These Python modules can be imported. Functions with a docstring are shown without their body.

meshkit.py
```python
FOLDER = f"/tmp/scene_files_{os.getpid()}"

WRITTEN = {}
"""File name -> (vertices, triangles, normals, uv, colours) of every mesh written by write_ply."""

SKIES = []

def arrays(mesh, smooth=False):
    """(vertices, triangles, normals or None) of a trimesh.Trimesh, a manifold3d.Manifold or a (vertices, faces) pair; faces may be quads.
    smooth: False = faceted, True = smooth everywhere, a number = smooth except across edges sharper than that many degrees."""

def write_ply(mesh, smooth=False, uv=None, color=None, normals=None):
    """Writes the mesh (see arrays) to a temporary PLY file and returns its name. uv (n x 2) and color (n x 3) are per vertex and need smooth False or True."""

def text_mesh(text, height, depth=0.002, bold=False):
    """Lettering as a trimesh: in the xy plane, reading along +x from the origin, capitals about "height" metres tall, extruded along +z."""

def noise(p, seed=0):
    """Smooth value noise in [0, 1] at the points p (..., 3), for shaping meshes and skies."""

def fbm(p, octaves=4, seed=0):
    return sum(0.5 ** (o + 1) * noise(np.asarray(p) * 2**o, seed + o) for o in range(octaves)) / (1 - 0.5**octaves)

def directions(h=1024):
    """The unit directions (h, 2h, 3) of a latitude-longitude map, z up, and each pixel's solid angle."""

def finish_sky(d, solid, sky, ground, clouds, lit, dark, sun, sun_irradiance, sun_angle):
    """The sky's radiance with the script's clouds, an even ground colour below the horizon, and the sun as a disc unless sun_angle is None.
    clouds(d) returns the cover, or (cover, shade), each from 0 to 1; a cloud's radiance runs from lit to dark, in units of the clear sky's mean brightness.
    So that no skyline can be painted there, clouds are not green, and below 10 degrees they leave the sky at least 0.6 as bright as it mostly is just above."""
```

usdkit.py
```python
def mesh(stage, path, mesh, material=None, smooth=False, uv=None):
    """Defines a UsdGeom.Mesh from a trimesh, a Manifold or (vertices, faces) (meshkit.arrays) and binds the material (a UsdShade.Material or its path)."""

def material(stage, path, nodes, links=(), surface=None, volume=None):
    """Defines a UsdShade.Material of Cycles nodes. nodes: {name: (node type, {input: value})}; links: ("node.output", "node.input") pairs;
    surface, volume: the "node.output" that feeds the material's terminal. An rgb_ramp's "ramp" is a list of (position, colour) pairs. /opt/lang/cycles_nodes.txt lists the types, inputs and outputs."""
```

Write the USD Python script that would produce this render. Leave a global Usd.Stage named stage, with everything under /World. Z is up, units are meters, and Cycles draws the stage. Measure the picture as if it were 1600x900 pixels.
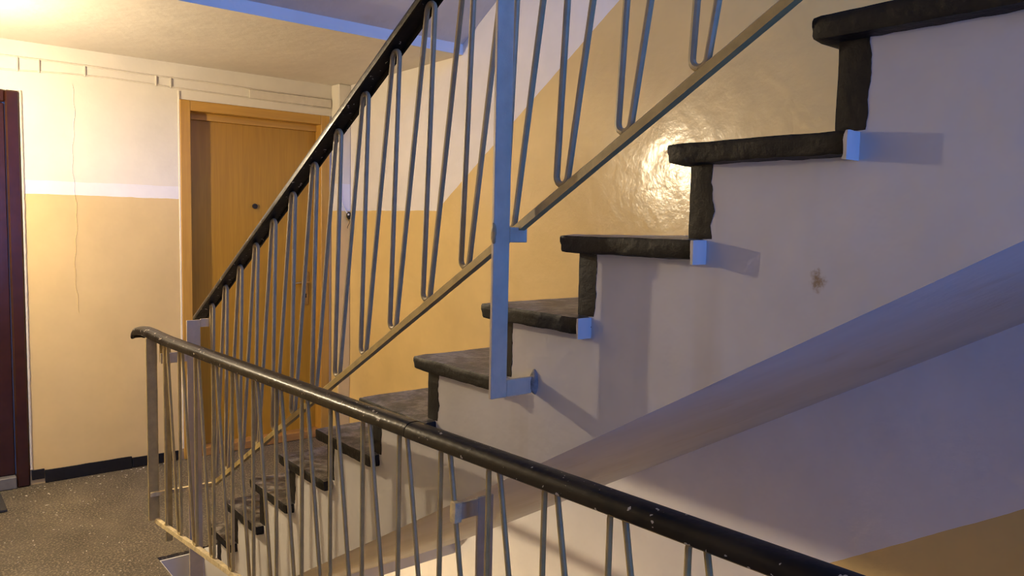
import math
import numpy as np
import trimesh
import shapely.geometry as sg
import usdkit, meshkit
from pxr import Gf, Sdf, Usd, UsdGeom, UsdLux, UsdShade

stage = Usd.Stage.CreateInMemory()
UsdGeom.SetStageUpAxis(stage, UsdGeom.Tokens.z)
UsdGeom.SetStageMetersPerUnit(stage, 1.0)
UsdGeom.Xform.Define(stage, '/World')
rng = np.random.default_rng(7)
EYE = 1.517            # the camera stands this high above the landing floor (z = 0)
FLOOR = 2.85           # floor to floor

# ------------------------------------------------------------------ camera
R = np.array([[0.6336416540757945, 0.7733307899414265, 0.021394942127994313],
              [0.076371242636362, -0.035007911846126935, -0.9964646904965331],
              [-0.7698478340024533, 0.633035493030796, -0.08124270456470566]])
cam = UsdGeom.Camera.Define(stage, '/World/camera')
cam.CreateHorizontalApertureAttr(36.0)
cam.CreateVerticalApertureAttr(20.25)
cam.CreateFocalLengthAttr(27.0)
cam.CreateClippingRangeAttr((0.05, 200.0))
M = Gf.Matrix4d(*[float(v) for v in (*R[0], 0, *(-R[1]), 0, *(-R[2]), 0, 0, 0, EYE, 1)])
UsdGeom.Xformable(cam).AddTransformOp().Set(M)
cam.CreateExposureAttr(0.0)

# ------------------------------------------------------------------ light
LAMP_POS = (-4.02, -0.05, 1.977)
LAMP_COLOR, LAMP_I = (1.0, 0.795, 0.52), 7700.0
SKY_COLOR, SKY_I = (0.085, 0.28, 1.0), (11.5, 17.0)
dome = UsdLux.DomeLight.Define(stage, '/World/sky')
dome.CreateColorAttr(Gf.Vec3f(0.2, 0.4, 1.0)); dome.CreateIntensityAttr(0.3)
WIN = [(0.05, 0.95, 0.70, 2.25), (0.1, 2.45, 0.25 + FLOOR, 2.4 + FLOOR)]          # (y0, y1, z0, z1) of the windows in the end wall
for k, (y0, y1, z0, z1) in enumerate(WIN):
    l = UsdLux.RectLight.Define(stage, '/World/daylight' + ('_%03d' % k if k else ''))
    l.CreateWidthAttr(y1 - y0); l.CreateHeightAttr(z1 - z0)
    l.CreateColorAttr(Gf.Vec3f(*SKY_COLOR)); l.CreateIntensityAttr(SKY_I[k])
    x = UsdGeom.Xformable(l)
    x.AddTranslateOp().Set((1.84, (y0 + y1) / 2, (z0 + z1) / 2)); x.AddRotateYOp().Set(90.0)
    x.AddRotateZOp().Set(90.0)

# ------------------------------------------------------------------ materials
def mat(name, nodes, links, surface):
    return usdkit.material(stage, '/World/Looks/' + name, nodes, links, surface=surface)

def paint(name, col, rough=0.5, var=0.15, scale=6.0, bump=0.0, bscale=40.0, spec=0.5, metallic=0.0, col2=None, coat=0.0):
    """a painted surface: colour mottled by noise, with a little relief"""
    c = np.array(col, float); c2 = np.array(col2 if col2 is not None else c * (1 - var), float)
    nodes = {'g': ('geometry', {}), 'n': ('noise_texture', {'scale': scale, 'detail': 6, 'roughness': 0.6}),
             'r': ('rgb_ramp', {'ramp': [(0.3, tuple(c2)), (0.65, tuple(c))]}),
             'p': ('principled_bsdf', {'roughness': rough, 'specular_ior_level': spec, 'metallic': metallic, 'coat_weight': coat, 'coat_roughness': 0.12})}
    links = [('g.position', 'n.vector'), ('n.fac', 'r.fac'), ('r.color', 'p.base_color')]
    if bump:
        nodes['bn'] = ('noise_texture', {'scale': bscale, 'detail': 4, 'roughness': 0.55})
        nodes['b'] = ('bump', {'strength': 1.0, 'distance': bump})
        links += [('g.position', 'bn.vector'), ('bn.fac', 'b.height'), ('b.normal', 'p.normal')]
    return mat(name, nodes, links, 'p.BSDF')

CREAM, WHITE, YELLOW = (0.76, 0.71, 0.61), (0.80, 0.78, 0.78), (0.75, 0.55, 0.225)

def wall_material(name, line, band, upper=CREAM, second=None, gloss=0.28, bump=0.004, yellow=YELLOW):
    """oil-painted dado below a line, a lighter band above it, distemper above that.
    line = list of (x_or_y nothing) -> (a, b, c): z < max(a, b + c*x) is dado"""
    a, b, c = line
    N = {'g': ('geometry', {}), 's': ('separate_xyz', {}),
         'l1': ('math', {'math_type': 'multiply_add', 'value2': c, 'value3': b}),
         'l2': ('math', {'math_type': 'maximum', 'value2': a}),
         'wn': ('noise_texture', {'scale': 9.0, 'detail': 3}),
         'wv': ('math', {'math_type': 'multiply_add', 'value2': 0.012, 'value3': -0.006}),
         'd0': ('math', {'math_type': 'subtract'}), 'd': ('math', {'math_type': 'add'}),
         'isb': ('math', {'math_type': 'less_than', 'value2': band}),
         'isy': ('math', {'math_type': 'less_than', 'value2': 0.0}),
         'mot': ('noise_texture', {'scale': 2.2, 'detail': 6, 'roughness': 0.65}),
         'mr': ('map_range', {'from_min': 0.3, 'from_max': 0.7, 'to_min': 0.90, 'to_max': 1.04}),
         'm1': ('mix', {'color1': upper, 'color2': WHITE}), 'm2': ('mix', {'color2': yellow}),
         'm3': ('mix', {'mix_type': 'multiply', 'fac': 1.0}), 'cc': ('combine_color', {}),
         'b1': ('noise_texture', {'scale': 5.0, 'detail': 2.0, 'roughness': 0.5, 'distortion': 0.4}),
         'b2': ('noise_texture', {'scale': 38.0, 'detail': 3.0, 'roughness': 0.6}),
         'bm': ('math', {'math_type': 'multiply_add', 'value2': 0.16}),
         'bp': ('bump', {'strength': 1.0, 'distance': bump}),
         'ro': ('map_range', {'from_min': 0, 'from_max': 1, 'to_min': 0.62, 'to_max': gloss}),
         'sp': ('map_range', {'from_min': 0, 'from_max': 1, 'to_min': 0.25, 'to_max': 0.5}),
         'p': ('principled_bsdf', {})}
    L = [('g.position', 's.vector'), ('s.x', 'l1.value1'), ('l1.value', 'l2.value1'), ('g.position', 'wn.vector'), ('wn.fac', 'wv.value1'),
         ('s.z', 'd0.value1'), ('l2.value', 'd0.value2'), ('d0.value', 'd.value1'), ('wv.value', 'd.value2'), ('d.value', 'isb.value1'), ('d.value', 'isy.value1'),
         ('isb.value', 'm1.fac')]
    yel = 'isy.value'
    if second is not None:                       # the dado stops at the soffit of the flight and starts again lower down
        s0, s1, z0 = second
        N.update({'q1': ('math', {'math_type': 'multiply_add', 'value2': s1, 'value3': s0}), 'q2': ('math', {'math_type': 'maximum', 'value2': z0}),
                  'q3': ('math', {'math_type': 'greater_than'}), 'q4': ('math', {'math_type': 'multiply'}),
                  'q5': ('math', {'math_type': 'add', 'value2': FLOOR}), 'q6': ('math', {'math_type': 'less_than', 'value2': 0.0}), 'q7': ('math', {'math_type': 'maximum'})})
        L += [('s.x', 'q1.value1'), ('q1.value', 'q2.value1'), ('s.z', 'q3.value1'), ('q2.value', 'q3.value2'), ('isy.value', 'q4.value1'), ('q3.value', 'q4.value2'),
              ('d.value', 'q5.value1'), ('q5.value', 'q6.value1'), ('q4.value', 'q7.value1'), ('q6.value', 'q7.value2')]
        yel = 'q7.value'
    L += [('m1.color', 'm2.color1'), (yel, 'm2.fac'), ('g.position', 'mot.vector'), ('mot.fac', 'mr.value'),
          ('mr.result', 'cc.r'), ('mr.result', 'cc.g'), ('mr.result', 'cc.b'), ('m2.color', 'm3.color1'), ('cc.color', 'm3.color2'), ('m3.color', 'p.base_color'),
          ('g.position', 'b1.vector'), ('g.position', 'b2.vector'), ('b2.fac', 'bm.value1'), ('b1.fac', 'bm.value3'), ('bm.value', 'bp.height'), ('bp.normal', 'p.normal'),
          (yel, 'ro.value'), ('ro.result', 'p.roughness'), (yel, 'sp.value'), ('sp.result', 'p.specular_ior_level')]
    return mat(name, N, L, 'p.BSDF')

M_doorwall = wall_material('door_wall_paint', (EYE + 0.118, -50, 0), 0.075, bump=0.003, gloss=0.42, yellow=(0.69, 0.515, 0.235))
M_farwall = wall_material('far_wall_paint', (EYE + 0.077, EYE + 0.077 + 0.648 * 3.79, 0.648), 0.0, upper=(0.80, 0.755, 0.70), second=(EYE + 0.215, 0.5765, EYE - 1.9), gloss=0.2, bump=0.006)
M_pilaster = wall_material('pilaster_paint', (EYE + 0.075, -50, 0), 0.185, bump=0.002, gloss=0.45)
M_white = paint('white_limewash', (0.74, 0.72, 0.71), 0.65, var=0.13, scale=2.6, bump=0.0012, bscale=25, spec=0.2)
M_ceiling = paint('cream_ceiling', (0.74, 0.685, 0.60), 0.7, var=0.10, scale=1.8, bump=0.004, bscale=9, spec=0.15)
M_black = paint('black_gloss_paint', (0.009, 0.008, 0.0075), 0.5, var=0.4, scale=30, bump=0.0018, bscale=55, spec=0.38)
M_beige = paint('beige_metal_paint', (0.51, 0.39, 0.16), 0.4, var=0.25, scale=25, bump=0.0006, bscale=160, spec=0.45)
M_metal = paint('grey_metal_paint', (0.41, 0.33, 0.19), 0.42, var=0.2, scale=25, bump=0.0006, bscale=160, spec=0.5)
M_post = paint('pale_grey_metal_paint', (0.60, 0.52, 0.40), 0.4, var=0.14, scale=30, bump=0.0008, bscale=120, spec=0.5)
M_newel = paint('beige_grey_newel_paint', (0.62, 0.52, 0.38), 0.45, var=0.12, scale=30, bump=0.0006, bscale=120)
M_crust = paint('crumbly_rail_paint', (0.80, 0.67, 0.38), 0.6, col2=(0.5, 0.41, 0.25), scale=45, bump=0.002, bscale=90)
M_mortar = paint('grey_mortar', (0.33, 0.31, 0.29), 0.85, var=0.35, scale=60, bump=0.002, bscale=120)
M_brass = paint('worn_brass', (0.45, 0.30, 0.10), 0.38, var=0.3, scale=60, metallic=0.8)
M_brown = paint('dark_brown_gloss', (0.036, 0.010, 0.006), 0.22, var=0.25, scale=14, bump=0.0006, bscale=30, coat=0.05, spec=0.4)
M_darkrubber = paint('dark_mat_rubber', (0.045, 0.045, 0.05), 0.7, var=0.3, scale=80, bump=0.002, bscale=200)
M_plate = paint('grey_threshold_plate', (0.16, 0.155, 0.16), 0.5, var=0.2, scale=30)
M_cable = paint('painted_over_cable', (0.72, 0.66, 0.55), 0.6, var=0.1, scale=20)
M_dark = paint('dark_plastic', (0.012, 0.012, 0.013), 0.3, var=0.2)
M_flake = paint('white_paint_flake', (0.78, 0.74, 0.66), 0.7, var=0.2, scale=90)
M_wall = paint('plain_cream_wall', (0.70, 0.62, 0.47), 0.7, var=0.1)
M_endwall = paint('end_wall_green_oil_paint', (0.22, 0.24, 0.24), 0.5, var=0.1)
M_winframe = paint('white_window_frame', (0.75, 0.75, 0.74), 0.4, var=0.06)
M_concrete = paint('lower_floor_concrete', (0.20, 0.18, 0.16), 0.8, var=0.3)

def stone(name, base, speck, amount, rough, scale, speckscale):
    N = {'g': ('geometry', {}), 'n': ('noise_texture', {'scale': scale, 'detail': 7, 'roughness': 0.68}),
         'r': ('rgb_ramp', {'ramp': [(0.28, tuple(np.array(base) * 0.5)), (0.5, base), (0.75, tuple(np.array(base) * 1.6))]}),
         'v': ('noise_texture', {'scale': speckscale, 'detail': 2, 'roughness': 0.6}),
         'big': ('noise_texture', {'scale': 2.3, 'detail': 3}),
         'add': ('math', {'math_type': 'multiply_add', 'value2': 0.16}),
         'rr': ('rgb_ramp', {'ramp': [(amount, (0, 0, 0)), (amount + 0.06, (1, 1, 1))]}),
         'mx': ('mix', {'color2': speck}), 'b': ('bump', {'strength': 1.0, 'distance': 0.004}),
         'p': ('principled_bsdf', {'roughness': rough, 'specular_ior_level': 0.45})}
    L = [('g.position', 'n.vector'), ('n.fac', 'r.fac'), ('g.position', 'v.vector'), ('g.position', 'big.vector'), ('big.fac', 'add.value1'), ('v.fac', 'add.value3'),
         ('add.value', 'rr.fac'), ('rr.color', 'mx.fac'), ('r.color', 'mx.color1'), ('mx.color', 'p.base_color'), ('v.fac', 'b.height'), ('b.normal', 'p.normal')]
    return mat(name, N, L, 'p.BSDF')
M_floor = stone('dark_terrazzo', (0.10, 0.086, 0.064), (0.25, 0.215, 0.15), 0.61, 0.44, 4.0, 95.0)

def tread_material():
    """worn grey on the walked-on top, black paint on edge and underside"""
    N = {'g': ('geometry', {}), 's': ('separate_xyz', {}), 'up': ('math', {'math_type': 'greater_than', 'value2': 0.8}),
         'n': ('noise_texture', {'scale': 15, 'detail': 8, 'roughness': 0.75}),
         'r': ('rgb_ramp', {'ramp': [(0.34, (0.016, 0.015, 0.014)), (0.48, (0.085, 0.078, 0.068)), (0.60, (0.26, 0.24, 0.21))]}),
         'k': ('noise_texture', {'scale': 60, 'detail': 4}), 'kr': ('rgb_ramp', {'ramp': [(0.3, (0.005, 0.005, 0.005)), (0.66, (0.010, 0.009, 0.009)), (0.78, (0.04, 0.037, 0.034))]}),
         'm': ('mix', {}), 'b': ('bump', {'strength': 1.0, 'distance': 0.0022}),
         'ro': ('map_range', {'from_min': 0.0, 'from_max': 1.0, 'to_min': 0.55, 'to_max': 0.36}),
         'p': ('principled_bsdf', {'specular_ior_level': 0.36})}
    L = [('g.true_normal', 's.vector'), ('s.z', 'up.value1'), ('g.position', 'n.vector'), ('n.fac', 'r.fac'), ('g.position', 'k.vector'), ('k.fac', 'kr.fac'),
         ('up.value', 'm.fac'), ('up.value', 'ro.value'), ('ro.result', 'p.roughness'), ('kr.color', 'm.color1'), ('r.color', 'm.color2'), ('m.color', 'p.base_color'), ('k.fac', 'b.height'), ('b.normal', 'p.normal')]
    return mat('worn_black_step', N, L, 'p.BSDF')
M_tread = tread_material()

def stringer_material():
    """whitewashed plaster with the brown chip and faint run marks it carries"""
    N = {'g': ('geometry', {}), 'n': ('noise_texture', {'scale': 2.4, 'detail': 5, 'roughness': 0.6}),
         'r': ('rgb_ramp', {'ramp': [(0.3, (0.57, 0.555, 0.54)), (0.65, (0.68, 0.665, 0.65))]}),
         'mp': ('mapping', {'scale': (7.0, 7.0, 0.7)}), 'st': ('noise_texture', {'scale': 1.0, 'detail': 3}),
         'sr': ('rgb_ramp', {'ramp': [(0.60, (1, 1, 1)), (0.72, (0.84, 0.78, 0.68))]}), 'm0': ('mix', {'mix_type': 'multiply', 'fac': 0.4}),
         'd': ('mapping', {'location': (0.606, -1.105, -1.4415)}), 'w': ('noise_texture', {'scale': 45.0, 'detail': 5, 'roughness': 0.7}),
         'x': ('separate_xyz', {}), 'x2': ('math', {'math_type': 'multiply'}), 'z2': ('math', {'math_type': 'multiply'}), 'q': ('math', {'math_type': 'add'}), 'sq': ('math', {'math_type': 'sqrt'}),
         'dn': ('math', {'math_type': 'multiply_add', 'value2': 0.06}), 'sm': ('rgb_ramp', {'ramp': [(0.033, (1, 1, 1)), (0.045, (0, 0, 0))]}),
         'm1': ('mix', {'color2': (0.33, 0.24, 0.14)}), 'bn': ('noise_texture', {'scale': 22.0, 'detail': 3}), 'b': ('bump', {'strength': 1.0, 'distance': 0.0022}),
         'p': ('principled_bsdf', {'roughness': 0.62, 'specular_ior_level': 0.22})}
    L = [('g.position', 'n.vector'), ('n.fac', 'r.fac'), ('g.position', 'mp.vector'), ('mp.vector', 'st.vector'), ('st.fac', 'sr.fac'), ('r.color', 'm0.color1'), ('sr.color', 'm0.color2'),
         ('g.position', 'd.vector'), ('d.vector', 'x.vector'), ('x.x', 'x2.value1'), ('x.x', 'x2.value2'), ('x.z', 'z2.value1'), ('x.z', 'z2.value2'), ('x2.value', 'q.value1'), ('z2.value', 'q.value2'), ('q.value', 'sq.value1'),
         ('g.position', 'w.vector'), ('w.fac', 'dn.value1'), ('sq.value', 'dn.value3'), ('dn.value', 'sm.fac'), ('sm.color', 'm1.fac'), ('m0.color', 'm1.color1'), ('m1.color', 'p.base_color'),
         ('g.position', 'bn.vector'), ('bn.fac', 'b.height'), ('b.normal', 'p.normal')]
    return mat('whitewashed_stringer', N, L, 'p.BSDF')
M_string = stringer_material()

def wood(name, light, dark, along='z', rough=0.38):
    sc = {'z': (26.0, 26.0, 1.3), 'y': (26.0, 1.3, 26.0)}[along]
    N = {'g': ('geometry', {}), 'm': ('mapping', {'scale': sc}), 'n': ('noise_texture', {'scale': 1.6, 'detail': 6, 'roughness': 0.62, 'distortion': 0.7}),
         'r': ('rgb_ramp', {'ramp': [(0.28, dark), (0.66, light)]}), 'b': ('bump', {'strength': 0.5, 'distance': 0.001}),
         'p': ('principled_bsdf', {'roughness': rough, 'specular_ior_level': 0.45})}
    L = [('g.position', 'm.vector'), ('m.vector', 'n.vector'), ('n.fac', 'r.fac'), ('r.color', 'p.base_color'), ('n.fac', 'b.height'), ('b.normal', 'p.normal')]
    return mat(name, N, L, 'p.BSDF')
M_leaf = wood('door_veneer', (0.43, 0.225, 0.018), (0.35, 0.175, 0.013))
M_casing = wood('door_casing_wood', (0.53, 0.295, 0.055), (0.43, 0.225, 0.038))
M_casing_h = wood('door_casing_wood_across', (0.53, 0.295, 0.055), (0.43, 0.225, 0.038), 'y')
M_sill = wood('door_sill_wood', (0.42, 0.215, 0.06), (0.31, 0.15, 0.04), 'y')

def handrail_material():
    N = {'g': ('geometry', {}), 'n': ('noise_texture', {'scale': 62, 'detail': 2, 'roughness': 0.5}), 'w': ('noise_texture', {'scale': 7, 'detail': 4}),
         'r': ('rgb_ramp', {'ramp': [(0.69, (0, 0, 0)), (0.71, (1, 1, 1))]}), 'c': ('rgb_ramp', {'ramp': [(0.35, (0.007, 0.0065, 0.007)), (0.7, (0.018, 0.015, 0.012))]}),
         'm': ('mix', {'color2': (0.42, 0.39, 0.34)}), 'ro': ('map_range', {'from_min': 0.3, 'from_max': 0.7, 'to_min': 0.26, 'to_max': 0.42}),
         'b': ('bump', {'strength': 0.6, 'distance': 0.0015}), 'p': ('principled_bsdf', {'specular_ior_level': 0.28})}
    L = [('g.position', 'n.vector'), ('g.position', 'w.vector'), ('n.fac', 'r.fac'), ('w.fac', 'c.fac'), ('r.color', 'm.fac'), ('c.color', 'm.color1'), ('m.color', 'p.base_color'),
         ('w.fac', 'ro.value'), ('ro.result', 'p.roughness'), ('n.fac', 'b.height'), ('b.normal', 'p.normal')]
    return mat('black_handrail_plastic', N, L, 'p.BSDF')
M_hand = handrail_material()
M_lamp = mat('lamp_globe_glass', {'e': ('emission', {'color': LAMP_COLOR, 'strength': LAMP_I})}, [], 'e.emission')
M_lamp2 = mat('lower_lamp_globe_glass', {'e': ('emission', {'color': LAMP_COLOR, 'strength': LAMP_I * 1.35})}, [], 'e.emission')
M_glass = mat('window_glass', {'t': ('transparent_bsdf', {'color': (0.96, 0.97, 0.98)}), 'gl': ('glossy_bsdf', {'roughness': 0.02, 'color': (1, 1, 1)}), 'f': ('fresnel', {'IOR': 1.45}), 'm': ('mix_closure', {})},
              [('f.fac', 'm.fac'), ('t.BSDF', 'm.closure1'), ('gl.BSDF', 'm.closure2')], 'm.closure')

# ------------------------------------------------------------------ helpers (coordinates: x along the stairs, y towards the far wall, z above the eye; EYE is added when built)
used = {}
def numbered(base):
    n = used.get(base, 0); used[base] = n + 1
    return base if n == 0 else '%s_%03d' % (base, n)

def setdata(prim, label=None, cat=None, group=None, kind=None):
    for k, v in (('label', label), ('category', cat), ('group', group), ('kind', kind)):
        if v: prim.SetCustomDataByKey(k, v)

class Thing:
    def __init__(self, name, loc, label=None, cat=None, group=None, kind=None):
        self.path = numbered('/World/' + name); self.loc = np.array(loc, float) + (0, 0, EYE)
        x = UsdGeom.Xform.Define(stage, self.path); x.AddTranslateOp().Set(tuple(map(float, self.loc)))
        self.prim = x.GetPrim(); setdata(self.prim, label, cat, group, kind)
    def part(self, name, mesh, material, under=None, label=None, kind=None, smooth=30):
        v, f = np.array(mesh.vertices) + (0, 0, EYE) - self.loc, np.array(mesh.faces)
        p = numbered((under or self.path) + '/' + name)
        m = usdkit.mesh(stage, p, trimesh.Trimesh(v, f, process=False), material, smooth=smooth)
        setdata(m.GetPrim(), label, None, None, kind)
        return p

def single(name, mesh, material, label=None, cat=None, group=None, kind=None, smooth=30):
    v, f = np.array(mesh.vertices), np.array(mesh.faces)
    c = np.array([(v[:, 0].min() + v[:, 0].max()) / 2, (v[:, 1].min() + v[:, 1].max()) / 2, v[:, 2].min()])
    m = usdkit.mesh(stage, numbered('/World/' + name), trimesh.Trimesh(v - c, f, process=False), material, smooth=smooth)
    UsdGeom.Xformable(m).AddTranslateOp().Set(tuple(map(float, c + (0, 0, EYE))))
    setdata(m.GetPrim(), label, cat, group, kind)
    return m.GetPrim()

def cat(*ms): return trimesh.util.concatenate([m for m in ms])

def box(x0, x1, y0, y1, z0, z1):
    m = trimesh.creation.box([x1 - x0, y1 - y0, z1 - z0]); m.apply_translation([(x0 + x1) / 2, (y0 + y1) / 2, (z0 + z1) / 2]); return m

def rbox(x0, x1, y0, y1, z0, z1, r=0.002):
    """box with chamfered edges"""
    r = min(r, (x1 - x0) / 2.2, (y1 - y0) / 2.2, (z1 - z0) / 2.2)
    pts = []
    for sx in (0, 1):
        for sy in (0, 1):
            for sz in (0, 1):
                c = np.array([(x0, x1)[sx], (y0, y1)[sy], (z0, z1)[sz]], float); s = np.array([1 - 2 * sx, 1 - 2 * sy, 1 - 2 * sz]) * r
                pts += [c + s * (0, 1, 1), c + s * (1, 0, 1), c + s * (1, 1, 0)]
    return trimesh.convex.convex_hull(np.array(pts))

def grid_box(x0, x1, y0, y1, z0, z1, n, r=0.004):
    """box of n = (nx, ny, nz) cells a side with rounded edges, ready to be roughened"""
    lo, hi = np.array([x0, y0, z0], float), np.array([x1, y1, z1], float)
    V, F = [], []
    for ax in range(3):
        a, b = [i for i in range(3) if i != ax]
        ua, ub = np.linspace(0, 1, n[a] + 1), np.linspace(0, 1, n[b] + 1)
        for side in (0, 1):
            A, B = np.meshgrid(ua, ub, indexing='ij')
            P = np.zeros((A.size, 3)); P[:, a] = A.ravel(); P[:, b] = B.ravel(); P[:, ax] = side
            i, j = np.meshgrid(np.arange(n[a]), np.arange(n[b]), indexing='ij'); w = n[b] + 1
            q = np.stack([i * w + j, (i + 1) * w + j, (i + 1) * w + j + 1, i * w + j + 1], -1).reshape(-1, 4) + sum(len(v) for v in V)
            flip = (side == 0) ^ (ax == 1)
            if flip: q = q[:, ::-1]
            V.append(P); F += [q[:, [0, 1, 2]], q[:, [0, 2, 3]]]
    P = lo + np.vstack(V) * (hi - lo)
    inner = np.clip(P, lo + r, hi - r); d = P - inner; l = np.linalg.norm(d, axis=1, keepdims=True)
    P = np.where(l > 1e-9, inner + r * d / np.maximum(l, 1e-9), P)
    m = trimesh.Trimesh(P, np.vstack(F), process=False); m.merge_vertices(digits_vertex=6)
    return m

def roughen(m, amp, scale, seed=0, axes=(1, 1, 1), keep=None):
    v = np.array(m.vertices)
    d = np.stack([meshkit.fbm(v * scale + seed * 17.3 + k * 31.7) for k in range(3)], 1) * amp * np.array(axes)
    if keep is not None: d *= keep(v)[:, None]
    m.vertices = v + d
    return m

def prism_y(poly, y0, y1):
    """polygon in (x, z) extruded from y0 to y1"""
    m = trimesh.creation.extrude_polygon(sg.Polygon(poly), y1 - y0)
    v = np.array(m.vertices); m.vertices = np.stack([v[:, 0], y1 - v[:, 2], v[:, 1]], 1)
    return m

def prism_x(poly, x0, x1):
    """polygon in (y, z) extruded from x0 to x1"""
    m = trimesh.creation.extrude_polygon(sg.Polygon(poly), x1 - x0)
    v = np.array(m.vertices); m.vertices = np.stack([v[:, 2] + x0, v[:, 0], v[:, 1]], 1)
    return m

def prism_z(poly, z0, z1, holes=()):
    m = trimesh.creation.extrude_polygon(sg.Polygon(poly, holes), z1 - z0); m.apply_translation([0, 0, z0]); return m

def sweep(profile, path, up=(0, 0, 1), close=True):
    """profile (u sideways, v up) carried along the path"""
    path, prof = np.asarray(path, float), np.asarray(profile, float)
    t = np.gradient(path, axis=0); t /= np.linalg.norm(t, axis=1, keepdims=True)
    s = np.cross(t, np.asarray(up, float)); s /= np.linalg.norm(s, axis=1, keepdims=True); u = np.cross(s, t)
    n, k = len(path), len(prof)
    V = (path[:, None] + prof[None, :, :1] * s[:, None] + prof[None, :, 1:] * u[:, None]).reshape(-1, 3)
    i, j = np.meshgrid(np.arange(n - 1), np.arange(k), indexing='ij'); j2 = (j + 1) % k
    q = np.stack([i * k + j, i * k + j2, (i + 1) * k + j2, (i + 1) * k + j], -1).reshape(-1, 4)
    F = [q[:, [0, 1, 2]], q[:, [0, 2, 3]]]
    c0, c1 = len(V), len(V) + 1
    V = np.vstack([V, V[:k].mean(0), V[-k:].mean(0)])
    e = np.arange(k)
    F += [np.stack([np.full(k, c0), (e + 1) % k, e], 1), np.stack([np.full(k, c1), (n - 1) * k + e, (n - 1) * k + (e + 1) % k], 1)]
    m = trimesh.Trimesh(V, np.vstack(F), process=False)
    if m.volume < 0: m.invert()
    return m

def tube(path, r, sides=9, up=(0, 1, 0)):
    a = np.linspace(0, 2 * np.pi, sides, endpoint=False)
    return sweep(np.stack([np.cos(a) * r, np.sin(a) * r], 1), path, up)

def lathe(profile, center, sides=28):
    m = trimesh.creation.revolve(np.asarray(profile, float), sections=sides); m.apply_translation(center); return m

# ------------------------------------------------------------------ the setting
XW, YF, YB, XE = -4.97, 2.53, -1.45, 1.7          # door wall, far wall, wall behind the gallery, end wall
ZF, CEIL = -EYE, 0.935                              # landing floor, landing ceiling
LOW, TOP = ZF - FLOOR, CEIL + FLOOR
SLAB_B = CEIL - FLOOR                               # underside of the landing slab
XL, YG = -3.55, 0.918                               # landing edge, gallery edge

# landing + gallery + arrival landing, U-shaped round the stair opening
def u_shape(z0, z1, inset=0.0):
    g = inset
    return prism_z([(XW, YB), (XE, YB), (XE, YF), (1.05 + g, YF), (1.05 + g, YG - g), (XL - g, YG - g), (XL - g, YF), (XW, YF)], z0, z1)
single('floor', u_shape(ZF - 0.015, ZF, 0.012), M_floor, kind='structure')
single('ceiling', u_shape(CEIL, ZF + FLOOR), M_ceiling, kind='structure')
single('trim_1', u_shape(SLAB_B, ZF - 0.0152), M_white, kind='structure')
single('floor_001', box(XW, XE, YB, YF, LOW - 0.1, LOW), M_concrete, kind='structure')
single('ceiling_001', box(XW, XE, YB, YF, TOP, TOP + 0.1), M_ceiling, kind='structure')

def pane_wall_y(x0, x1, y, t, z0, z1): return box(x0, x1, min(y, y + t), max(y, y + t), z0, z1)
single('wall_far', box(XW - 0.25, XE + 0.2, YF, YF + 0.2, LOW, TOP), M_farwall, kind='structure')
single('wall_back', box(XW - 0.25, XE + 0.2, YB - 0.2, YB, LOW, TOP), M_wall, kind='structure')
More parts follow.
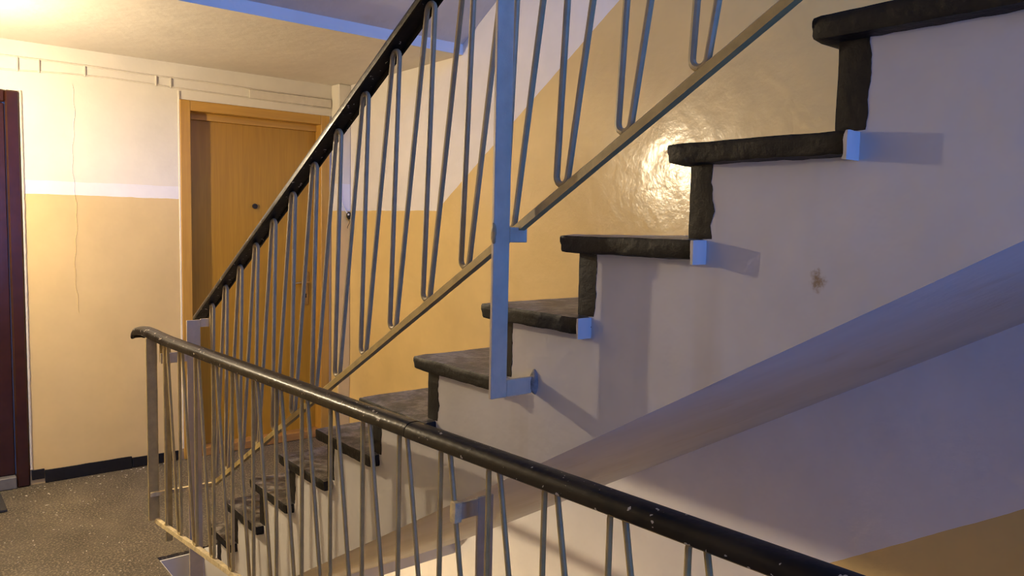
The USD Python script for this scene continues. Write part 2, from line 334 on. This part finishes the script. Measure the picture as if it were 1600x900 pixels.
# door wall with the two openings
D1 = (1.432, 2.418, ZF, 0.722)       # wooden door opening
D2 = (-0.36, 0.602, ZF, 0.665)       # brown door opening
wall_poly = sg.box(YB, LOW, YF, TOP).difference(sg.box(*[D1[0], D1[2], D1[1], D1[3]])).difference(sg.box(D2[0], D2[2], D2[1], D2[3]))
wm = trimesh.creation.extrude_polygon(wall_poly, 0.2); v = np.array(wm.vertices)
wm.vertices = np.stack([XW - 0.2 + v[:, 2], v[:, 0], v[:, 1]], 1)
single('wall_left', wm, M_doorwall, kind='structure')
# end wall with a window on each storey
hole = [sg.box(y0, z0 - EYE, y1, z1 - EYE) for (y0, y1, z0, z1) in WIN]
wp = sg.box(YB, LOW, YF, TOP)
for h in hole: wp = wp.difference(h)
wm = trimesh.creation.extrude_polygon(wp, 0.2); v = np.array(wm.vertices)
wm.vertices = np.stack([XE + v[:, 2], v[:, 0], v[:, 1]], 1)
single('wall_right', wm, M_endwall, kind='structure')
for k, (y0, y1, z0, z1) in enumerate(WIN):
    z0, z1 = z0 - EYE, z1 - EYE
    w = Thing('window_%d' % (k + 1), (XE + 0.1, (y0 + y1) / 2, z0), kind='structure')
    ym = (y0 + y1) / 2
    w.part('window_frame', cat(box(XE + .05, XE + .1, y0, y0 + .05, z0, z1), box(XE + .05, XE + .1, y1 - .05, y1, z0, z1), box(XE + .05, XE + .1, y0 + .05, y1 - .05, z0, z0 + .05), box(XE + .05, XE + .1, y0 + .05, y1 - .05, z1 - .05, z1), box(XE + .05, XE + .1, ym - .02, ym + .02, z0 + .05, z1 - .05)), M_winframe)
    w.part('pane', box(XE + .072, XE + .076, y0 + .05, ym - .02, z0 + .05, z1 - .05), M_glass)
    w.part('pane', box(XE + .072, XE + .076, ym + .02, y1 - .05, z0 + .05, z1 - .05), M_glass)

# pipe-box pilaster in the corner
single('trim_2', rbox(XW, -4.86, 2.437, YF, ZF, CEIL, 0.006), M_pilaster, kind='structure')
# cracked ridge in the plaster between the doors
ck = [(XW + 0.0005, 0.859 + 0.004 * math.sin(k * 1.7) + 0.008 * math.sin(k * 0.37), 0.74 - k * 0.035) for k in range(38)]
single('trim_3', tube(ck, 0.0022, 5, up=(1, 0, 0)), M_doorwall, kind='structure')

# black skirting, laid in three uneven runs
base = Thing('baseboard_left', (XW, 1.0, ZF), kind='structure')
for (y0, y1, z0, z1, s) in ((0.61, 0.672, 0.028, 0.082, 1), (0.674, 1.128, 0.0, 0.072, 2), (1.130, 1.418, 0.004, 0.062, 3)):
    m = grid_box(XW + 0.0005, XW + 0.012, y0, y1, ZF + z0, ZF + z1, (2, 24, 5), 0.002)
    base.part('skirting_piece', roughen(m, 0.004, 18, s, (0.1, 0.2, 1.0), lambda v: (v[:, 2] > v[:, 2].mean()) * 1.0), M_black)

# wooden door
d1 = Thing('door_1', (XW, 1.92, ZF), kind='structure')
y0, y1, zt = 1.432, 2.418, 0.722
d1.part('door_casing', rbox(XW - 0.10, XW + 0.014, y0, y0 + 0.062, ZF, zt, 0.003), M_casing)
d1.part('door_casing', rbox(XW - 0.10, XW + 0.014, y1 - 0.062, y1, ZF, zt, 0.003), M_casing)
d1.part('door_casing', rbox(XW - 0.10, XW + 0.013, y0 + 0.062, y1 - 0.062, zt - 0.062, zt, 0.003), M_casing_h)
d1.part('door_stop', box(XW - 0.10, XW - 0.062, y0 + 0.062, y1 - 0.062, zt - 0.105, zt - 0.062), M_casing_h)
d1.part('door_leaf', rbox(XW - 0.125, XW - 0.078, y0 + 0.062, y1 - 0.062, ZF + 0.045, zt - 0.105, 0.002), M_leaf)
d1.part('door_sill', rbox(XW - 0.10, XW + 0.012, y0 + 0.0625, y1 - 0.0625, ZF + 0.001, ZF + 0.055, 0.004), M_sill)
pe = trimesh.creation.cylinder(0.017, 0.012, sections=20); pe.apply_transform(trimesh.transformations.rotation_matrix(np.pi / 2, [0, 1, 0])); pe.apply_translation([XW - 0.073, 1.925, 0.09])
d1.part('peephole', pe, M_dark, label='small dark peephole in the wooden door')
XD = XW - 0.078
hp = d1.part('handle_plate', rbox(XD - 0.0005, XD + 0.006, 2.262, 2.304, -0.585, -0.352, 0.003), M_brass, label='worn brass handle plate on the wooden door')
d1.part('lever', cat(tube([(XD + 0.003, 2.283, -0.425), (XD + 0.045, 2.283, -0.425)], 0.009, 10, up=(0, 0, 1)), tube([(XD + 0.045, 2.290, -0.425), (XD + 0.047, 2.25, -0.424), (XD + 0.045, 2.21, -0.427), (XD + 0.043, 2.175, -0.432)], 0.0085, 10, up=(0, 0, 1))), M_brass, under=hp)
d1.part('keyhole', box(XD + 0.0055, XD + 0.007, 2.279, 2.287, -0.535, -0.505), M_dark, under=hp)

lip = roughen(tube([(XW + 0.002, y0 - 0.004, z) for z in np.linspace(ZF + 0.07, zt + 0.05, 90)], 0.007, 8, up=(1, 0, 0)), 0.003, 25, 3, (0.4, 1, 0))
d1.part('plaster_lip', lip, M_cable)
# brown door at the left edge
d2 = Thing('door_2', (XW, 0.2, ZF), kind='structure')
ya, yb = D2[0], D2[1]
for a, b in ((ya, ya + 0.065), (yb - 0.065, yb)):
    d2.part('door_casing', rbox(XW - 0.08, XW + 0.022, a, b, ZF, 0.665, 0.008), M_brown)
d2.part('door_casing', rbox(XW - 0.08, XW + 0.022, ya + 0.065, yb - 0.065, 0.60, 0.665, 0.008), M_brown)
lip = roughen(tube([(XW + 0.003, yb + 0.003, z) for z in np.linspace(ZF + 0.09, 0.67, 160)], 0.008, 8, up=(1, 0, 0)), 0.006, 60, 3, (0.4, 1, 0))
d2.part('plaster_lip', lip, M_cable)
lf = d2.part('door_leaf', rbox(XW - 0.06, XW - 0.012, ya + 0.067, yb - 0.067, ZF + 0.07, 0.598, 0.004), M_brown)
d2.part('panel_moulding', cat(*[rbox(XW - 0.0125, XW - 0.002, a, b, c, d, 0.003) for (a, b, c, d) in ((ya + 0.15, yb - 0.15, 0.44, 0.47), (ya + 0.15, yb - 0.15, -0.42, -0.39), (ya + 0.15, ya + 0.18, -0.39, 0.44), (yb - 0.18, yb - 0.15, -0.39, 0.44))]), M_brown, under=lf)
d2.part('kick_plate', rbox(XW - 0.06, XW + 0.03, ya + 0.066, yb - 0.066, ZF + 0.001, ZF + 0.068, 0.004), M_plate, label='grey threshold plate below the brown door')
single('doormat', roughen(grid_box(-4.90, -4.575, -0.35, 0.452, ZF + 0.0005, ZF + 0.016, (16, 24, 2), 0.006), 0.002, 22, 3, (1, 1, 0.0)), M_darkrubber, 'dark flat doormat lying before the brown door at the left edge', 'doormat')

# ------------------------------------------------------------------ staircase
NOSE = [-3.40, -3.19, -2.90, -2.617, -2.314, -2.014, -1.721, -1.424, -1.166, -0.893, -0.632]
NOSE_Z = [-1.349, -1.178, -1.006, -0.836, -0.677, -0.515, -0.348, -0.182, -0.018, 0.147, 0.316]
while NOSE[-1] < 0.6:
    NOSE.append(NOSE[-1] + 0.274); NOSE_Z.append(NOSE_Z[-1] + 0.1676)
YT, YS = 1.070, 1.106                               # side of the treads, face of the stringer
END_X, END_Z = 1.012, ZF + FLOOR
SOF = lambda x: 0.5765 * x + 0.19

def make_flight(label):
    t = Thing('stair_flight', (-1.2, 1.8, ZF), label, 'staircase', 'flights of stairs in the stairwell')
    top = [(XL, ZF - 0.002)]
    fx = [n + 0.036 for n in NOSE]
    top += [(fx[0] + 0.03, ZF - 0.002)]
    for i, z in enumerate(NOSE_Z):
        nx = fx[i + 1] if i + 1 < len(fx) else END_X
        top += [(fx[i] + 0.03, z - 0.034), (nx + 0.03, z - 0.034)]
    top += [(END_X + 0.03, END_Z - 0.03), (1.049, END_Z - 0.03)]
    bottom = [(1.049, SOF(1.049)), (XL, SOF(XL))]
    body = prism_y(top + bottom, YS, YF - 0.001)
    t.part('flight_body', body, M_string, smooth=False)
    for i, (x, z) in enumerate(zip(NOSE, NOSE_Z)):
        nx = NOSE[i + 1] if i + 1 < len(NOSE) else END_X - 0.036
        xe = nx + 0.036 + 0.034                      # the slab ends behind the next riser
        m = grid_box(x, xe, YT, YF - 0.002, z - 0.040, z, (22, 46, 5), 0.009)
        m = roughen(m, 0.0075, 26, i, (1.0, 0.9, 0.5))
        m = roughen(m, 0.0040, 70, i + 40, (1, 0.8, 1), lambda v: np.where(v[:, 2] < z - 0.02, 1.0, 0.25))
        if i >= 6:
            v = np.array(m.vertices)
        tr = t.part('tread', m, M_tread, smooth=40)
        if i >= 6:                                   # the far end of the slab was left unpainted
            e = grid_box(xe - 0.004, xe + 0.0065, YT - 0.0015, YS + 0.004, z - 0.043, z - 0.001, (2, 6, 6), 0.0015)
            t.part('unpainted_end', roughen(e, 0.008, 70, i, (1.0, 0.2, 0.15), lambda v: (v[:, 0] < xe + 0.002) * 1.0), M_string, under=tr, label='bare white end of the tread')
        zb = NOSE_Z[i - 1] if i else ZF
        rb = grid_box(x + 0.036, x + 0.036 + 0.042, YS - 0.0025, YF - 0.003, zb + 0.0005, z - 0.030, (3, 24, 22), 0.003)
        rb = roughen(rb, 0.014, 40, i + 80, (1, 0.1, 0.0), lambda v: np.clip((v[:, 0] - (x + 0.055)) / 0.02, 0, 1) + 0.15)
        t.part('riser', rb, M_black)
    t.part('riser', grid_box(END_X, END_X + 0.033, YS - 0.0025, YF - 0.003, NOSE_Z[-1] + 0.0005, END_Z - 0.031, (3, 24, 22), 0.003), M_black)
    return t

fl = make_flight('open flight of stairs with black painted treads and a white stringer, rising from the landing')
up = UsdGeom.Xform.Define(stage, numbered('/World/stair_flight'))
up.GetPrim().GetReferences().AddInternalReference(fl.prim.GetPath())
up.GetPrim().SetInstanceable(True)
up.GetPrim().GetAttribute('xformOp:translate').Set(tuple(map(float, fl.loc + (0, 0, FLOOR))))
setdata(up.GetPrim(), 'next flight of stairs overhead, seen only as a grey sloping underside at the top', 'staircase', 'flights of stairs in the stairwell')
for p in (fl.prim, up.GetPrim()): p.ClearCustomDataByKey('group')

# ------------------------------------------------------------------ railings
w2, hh = 0.029, 0.026
ang = np.linspace(0, np.pi, 17)
sq = lambda c: np.sign(c) * abs(c) ** 0.8
PROF = [(w2 * sq(math.cos(a)), hh * sq(math.sin(a))) for a in ang]
PROF += [(-w2, -0.005), (-w2 + 0.003, -0.008), (-w2 + 0.008, -0.008), (-0.018, -0.001), (0.018, -0.001), (w2 - 0.008, -0.008), (w2 - 0.003, -0.008), (w2, -0.005)]
def arc(cx, cz, r, a0, a1, n):
    a = np.linspace(a0, a1, n); return np.stack([cx + r * np.cos(a), cz + r * np.sin(a)], 1)

def hairpin(xt, zt, xbl, zbl, xbr, zbr, y_of, r=0.006, ht=0.0175, hb=0.0165):
    """one bent rod: from the middle of the bottom bend on the left, up, round the top bend, down to the middle of the bottom bend on the right"""
    p = [arc(xbl, zbl + hb, hb, -np.pi / 2, 0, 5), arc(xt, zt - ht, ht, np.pi, 0, 9), arc(xbr, zbr + hb, hb, np.pi, 1.5 * np.pi, 5)]
    q = np.vstack(p)
    # the straight legs get a few points so that the sweep frame stays even
    def leg(a, b, n=4): return a + (b - a) * np.linspace(0, 1, n + 2)[1:-1, None]
    q = np.vstack([p[0], leg(p[0][-1], p[1][0]), p[1], leg(p[1][-1], p[2][0]), p[2]])
    P = np.stack([q[:, 0], [y_of(x) for x in q[:, 0]], q[:, 1]], 1)
    m = tube(P, r, 9)
    return roughen(m, 0.0012, 40, xt, (1, 1, 0))

YR = 1.058
rail = Thing('stair_railing', (-2.0, YR, ZF), 'railing climbing the stairs, black handrail over grey hairpin balusters', 'railing')
hz = lambda x: -0.081 + 0.547 * (x + 2.768)
bz = lambda x: 0.004 + 0.5625 * (x + 1.251)          # centre of the bottom rail
xs = np.linspace(-3.42, 1.0, 60)
rail.part('handrail', roughen(sweep(PROF, [(x, YR, hz(x)) for x in xs]), 0.0012, 14, 2), M_hand)
bp = [(-0.0085, -0.009), (0.0085, -0.009), (0.0085, 0.007), (0.006, 0.0095), (-0.006, 0.0095), (-0.0085, 0.007)]
XB0 = -3.25
rail.part('bottom_rail', roughen(sweep(bp, [(x, YR, bz(x)) for x in np.linspace(XB0, 1.0, 120)]), 0.0016, 45, 5), M_beige)
XT = [-1.623 + 0.163 * k for k in range(-10, 16)]
def zbot(x): return bz(x) + 0.015
for x in XT:
    l, r_ = x - 0.163 - 0.003, x - 0.003
    if l < XB0 + 0.02: l = XB0 + 0.01
    rail.part('baluster', hairpin(x, hz(x) - 0.009, l, zbot(l), r_, zbot(r_), lambda q: YR, r=0.0069), M_metal)
# flat-bar post fixed to the stringer
PX0 = -1.264
def flat(y0, y1, z0, z1, x, t=0.009, r=0.0015): return rbox(x - t / 2, x + t / 2, y0, y1, z0, z1, r)
post = rail.part('post', flat(0.984, 1.027, -0.368, hz(PX0) + 0.02, PX0), M_post, label='pale grey flat post, bolted to the stringer')
rail.part('arm', flat(1.0271, 1.098, -0.368, -0.331, PX0 + 0.0005), M_post, under=post)
rail.part('arm', flat(1.0271, 1.075, -0.036, -0.004, PX0 + 0.0005), M_post, under=post)
mo = trimesh.creation.icosphere(3, 1.0); mo.vertices *= (0.013, 0.012, 0.029); mo.apply_translation([PX0, 1.102, -0.348])
rail.part('mortar_patch', roughen(mo, 0.009, 45, 4), M_mortar, under=post)
wd = trimesh.creation.icosphere(3, 1.0); wd.vertices *= (0.008, 0.005, 0.022); wd.apply_translation([PX0, 0.982, -0.020])
rail.part('weld', roughen(wd, 0.005, 90, 9), M_metal, under=post)

# guard rail along the gallery edge
gy = lambda x: 0.85 + 0.055 * (x + 3.29)
guard = Thing('guard_railing', (-1.8, 0.93, ZF), 'level guard railing nearest the camera, running along the floor edge to a downturned handrail end', 'railing')
GZ = -0.488
path = [(-3.535, -0.026), (-3.53, -0.014), (-3.515, -0.004), (-3.48, 0.003), (-3.42, 0.008), (-3.34, 0.007), (-3.25, 0.003), (-3.15, 0.0)] + [(x, 0.0) for x in np.linspace(-3.05, -1.505, 18)]
hr1 = roughen(sweep(PROF, [(x, gy(x), GZ + dz) for x, dz in path]), 0.0010, 14, 6)
guard.part('handrail', hr1, M_hand)
hr2 = roughen(sweep(PROF, [(x, gy(x), GZ - 0.001) for x in np.linspace(-1.503, 1.0, 30)]), 0.0010, 14, 8)
guard.part('handrail', hr2, M_hand)
gb = lambda x: -1.262 + 0.062 * (x + 3.33)
gbm = sweep([(-0.008, -0.006), (0.008, -0.006), (0.008, 0.003), (0.008, 0.0095), (0.0, 0.011), (-0.008, 0.0095), (-0.008, 0.003)], [(x, gy(x), gb(x)) for x in np.linspace(-3.335, 1.0, 420)])
guard.part('bottom_rail', roughen(gbm, 0.006, 42, 3, (0.5, 0.6, 1), lambda v: np.where(v[:, 2] > [gb(x) + 0.004 for x in v[:, 0]], 1.0, 0.3)), M_crust, label='crusty bottom rail with crumbled paint')
XG = [-0.725 + 0.1643 * k for k in range(-15, 11)]
for x in XG:
    l, r_ = x + 0.128 - 0.1643, x + 0.128
    guard.part('baluster', hairpin(x, GZ - 0.008, l, gb(l) + 0.012, r_, gb(r_) + 0.012, gy), M_beige)
# end bar and newel at the head of the stairs, tied together by flat bars
NX = -3.29
guard.part('end_bar', flat(0.818, 0.860, -1.255, GZ - 0.002, -3.335), M_beige)
nw = guard.part('post', flat(0.965, 1.020, -1.72, -0.421, NX), M_newel, label='grey flat newel post at the foot of the stairs')
guard.part('arm', flat(1.0203, 1.056, -0.452, -0.417, NX + 0.0005), M_newel, under=nw)
guard.part('arm', flat(0.862, 0.9647, -0.592, -0.550, NX - 0.0005), M_newel, under=nw)
guard.part('bracket_plate', flat(0.862, 0.905, -0.590, -0.506, NX - 0.011), M_beige, under=nw)
guard.part('foot_bar', flat(0.876, 0.902, -1.345, -0.591, NX - 0.011), M_beige, under=nw)
guard.part('tie_bar', roughen(sweep([(-0.008, -0.008), (0.008, -0.008), (0.008, 0.008), (-0.008, 0.008)], [(-3.325 + 0.035 * k / 30, 0.822 + 0.236 * k / 30, -1.142 + 0.007 * k / 30) for k in range(31)]), 0.003, 60, 5), M_crust)
guard.part('wall_bracket', flat(0.9185, 0.9648, -1.70, -1.62, NX), M_newel, under=nw)
for px in (-1.34, 0.62):
    pz = gy(px)
    pp = guard.part('post', flat(1.014, 1.058, -1.72, -0.610, px), M_post, label='pale grey flat post standing in the stair gap')
    guard.part('arm', flat(pz + 0.0065, 1.0137, -0.650, -0.612, px + 0.0005), M_post, under=pp)
    st = grid_box(px - 0.012, px + 0.010, pz - 0.014, pz + 0.005, -0.655, -0.608, (4, 4, 8), 0.003)
    guard.part('weld', roughen(st, 0.004, 60, 3), M_crust, under=pp)
    guard.part('wall_bracket', flat(0.9185, 1.0137, -1.70, -1.62, px), M_post, under=pp)

# ------------------------------------------------------------------ wiring on the door wall
cb = Thing('wall_cables', (XW, 1.4, 0.8), 'two cream painted-over cables with clips running under the ceiling above the doors', 'cable')
ys = np.linspace(-1.4, 2.43, 60)
zup = lambda y: 0.849 - 0.0057 * (y - 0.52)
cb.part('cable', tube([(XW + 0.004, y, zup(y) + 0.0015 * math.sin(y * 9)) for y in ys], 0.0045, 7, up=(1, 0, 0)), M_cable)
zlo = lambda y: np.interp(y, [-1.4, 0.52, 0.85, 1.05, 1.397, 2.43], [0.76, 0.772, 0.792, 0.797, 0.788, 0.772])
cb.part('cable', tube([(XW + 0.0035, y, float(zlo(y))) for y in ys], 0.0045, 7, up=(1, 0, 0)), M_cable)
for y in (0.60, 0.70, 0.923, 1.30, 1.383):
    cb.part('clip', rbox(XW + 0.0005, XW + 0.011, y - 0.0045, y + 0.0045, float(zlo(y)) - 0.007, zup(y) - 0.001, 0.002), M_cable)
cb.part('trunking', roughen(grid_box(XW + 0.0005, XW + 0.020, 1.86, 2.428, 0.778, 0.832, (2, 30, 4), 0.003), 0.002, 12, 7, (0.4, 0, 1)), M_cable)

# bell push on a stub of cable in the corner
bl = Thing('bell_push', (-4.85, 2.50, 0.02), 'small black bell push dangling on a white wire in the corner past the wooden door', 'bell')
kn = trimesh.creation.icosphere(3, 1.0); kn.vertices *= (0.017, 0.02, 0.026); kn.apply_translation([-4.84, 2.509, 0.043])
bl.part('button_case', kn, M_dark)
bt = trimesh.creation.icosphere(2, 0.0075); bt.apply_translation([-4.8275, 2.497, 0.05])
bl.part('button', bt, M_winframe)
bl.part('wire', tube([(-4.857, 2.446 + 0.06 * s ** 1.5, 0.225 - 0.165 * s - 0.02 * math.sin(3 * s)) for s in np.linspace(0, 1, 12)], 0.0045, 7, up=(1, 0, 0)), M_winframe)
bl.part('loose_wire', tube([(-4.845, 2.507 + 0.008 * math.sin(5 * s), 0.02 - 0.065 * s) for s in np.linspace(0, 1, 10)], 0.002, 6, up=(1, 0, 0)), M_dark)

# ------------------------------------------------------------------ paint flakes on the floor
fl_m = []
def flake(x, y, z, s):
    k = rng.integers(4, 7); a = np.sort(rng.uniform(0, 2 * np.pi, k)); r = s * rng.uniform(0.5, 1.0, k)
    if np.ptp(a) < 3.6: a = np.linspace(0, 2 * np.pi, k, endpoint=False)
    m = trimesh.creation.extrude_polygon(sg.Polygon(np.stack([r * np.cos(a), r * np.sin(a) * 0.6], 1)).buffer(0.0003), rng.uniform(0.001, 0.003))
    m.apply_transform(trimesh.transformations.rotation_matrix(rng.uniform(0, 6.28), [0, 0, 1])); m.apply_translation([x, y, z]); return m
for _ in range(60):
    fl_m.append(flake(XW + 0.03 + abs(rng.normal(0, 0.18)), rng.uniform(0.48, 1.4), ZF + 0.0002, rng.uniform(0.003, 0.010)))
for _ in range(130):
    fl_m.append(flake(rng.uniform(-4.55, -3.0), rng.uniform(0.15, 0.9), ZF + 0.0002, rng.uniform(0.002, 0.006)))
single('paint_flakes', cat(*fl_m), M_flake, 'white paint flakes scattered over the dark landing floor', 'debris', kind='stuff')

# ------------------------------------------------------------------ lamps (ceiling globes of this landing and the one below) and the conduit under the gallery edge
for k in (0, 1):
    z = LAMP_POS[2] - EYE - k * FLOOR
    l = Thing('ceiling_lamp', (LAMP_POS[0], LAMP_POS[1], z), ('bare bulb lamp hanging from the landing ceiling', 'bare bulb lamp hanging from the ceiling one floor down')[k], 'lamp')
    zc = CEIL - k * FLOOR
    l.part('ceiling_rose', lathe([(0, zc - 0.03 - z), (0.055, zc - 0.03 - z), (0.06, zc - 0.0005 - z), (0, zc - 0.0005 - z)], (LAMP_POS[0], LAMP_POS[1], z)), M_dark)
    l.part('stem', lathe([(0, 0.021), (0.010, 0.021), (0.014, 0.03), (0.014, 0.07), (0.004, 0.08), (0.004, zc - 0.031 - z), (0, zc - 0.031 - z)], (LAMP_POS[0], LAMP_POS[1], z), 12), M_dark)
    g = trimesh.creation.icosphere(3, 0.020); g.apply_translation([LAMP_POS[0], LAMP_POS[1], z])
    l.part('bulb', g, (M_lamp, M_lamp2)[k])
single('conduit', tube([(x, 0.962 + 0.003 * math.sin(x * 3), SLAB_B - 0.165 + 0.004 * math.sin(x * 5)) for x in np.linspace(-4.3, 1.0, 60)], 0.012, 8), M_white, 'thin painted conduit strung below the gallery edge', 'pipe')
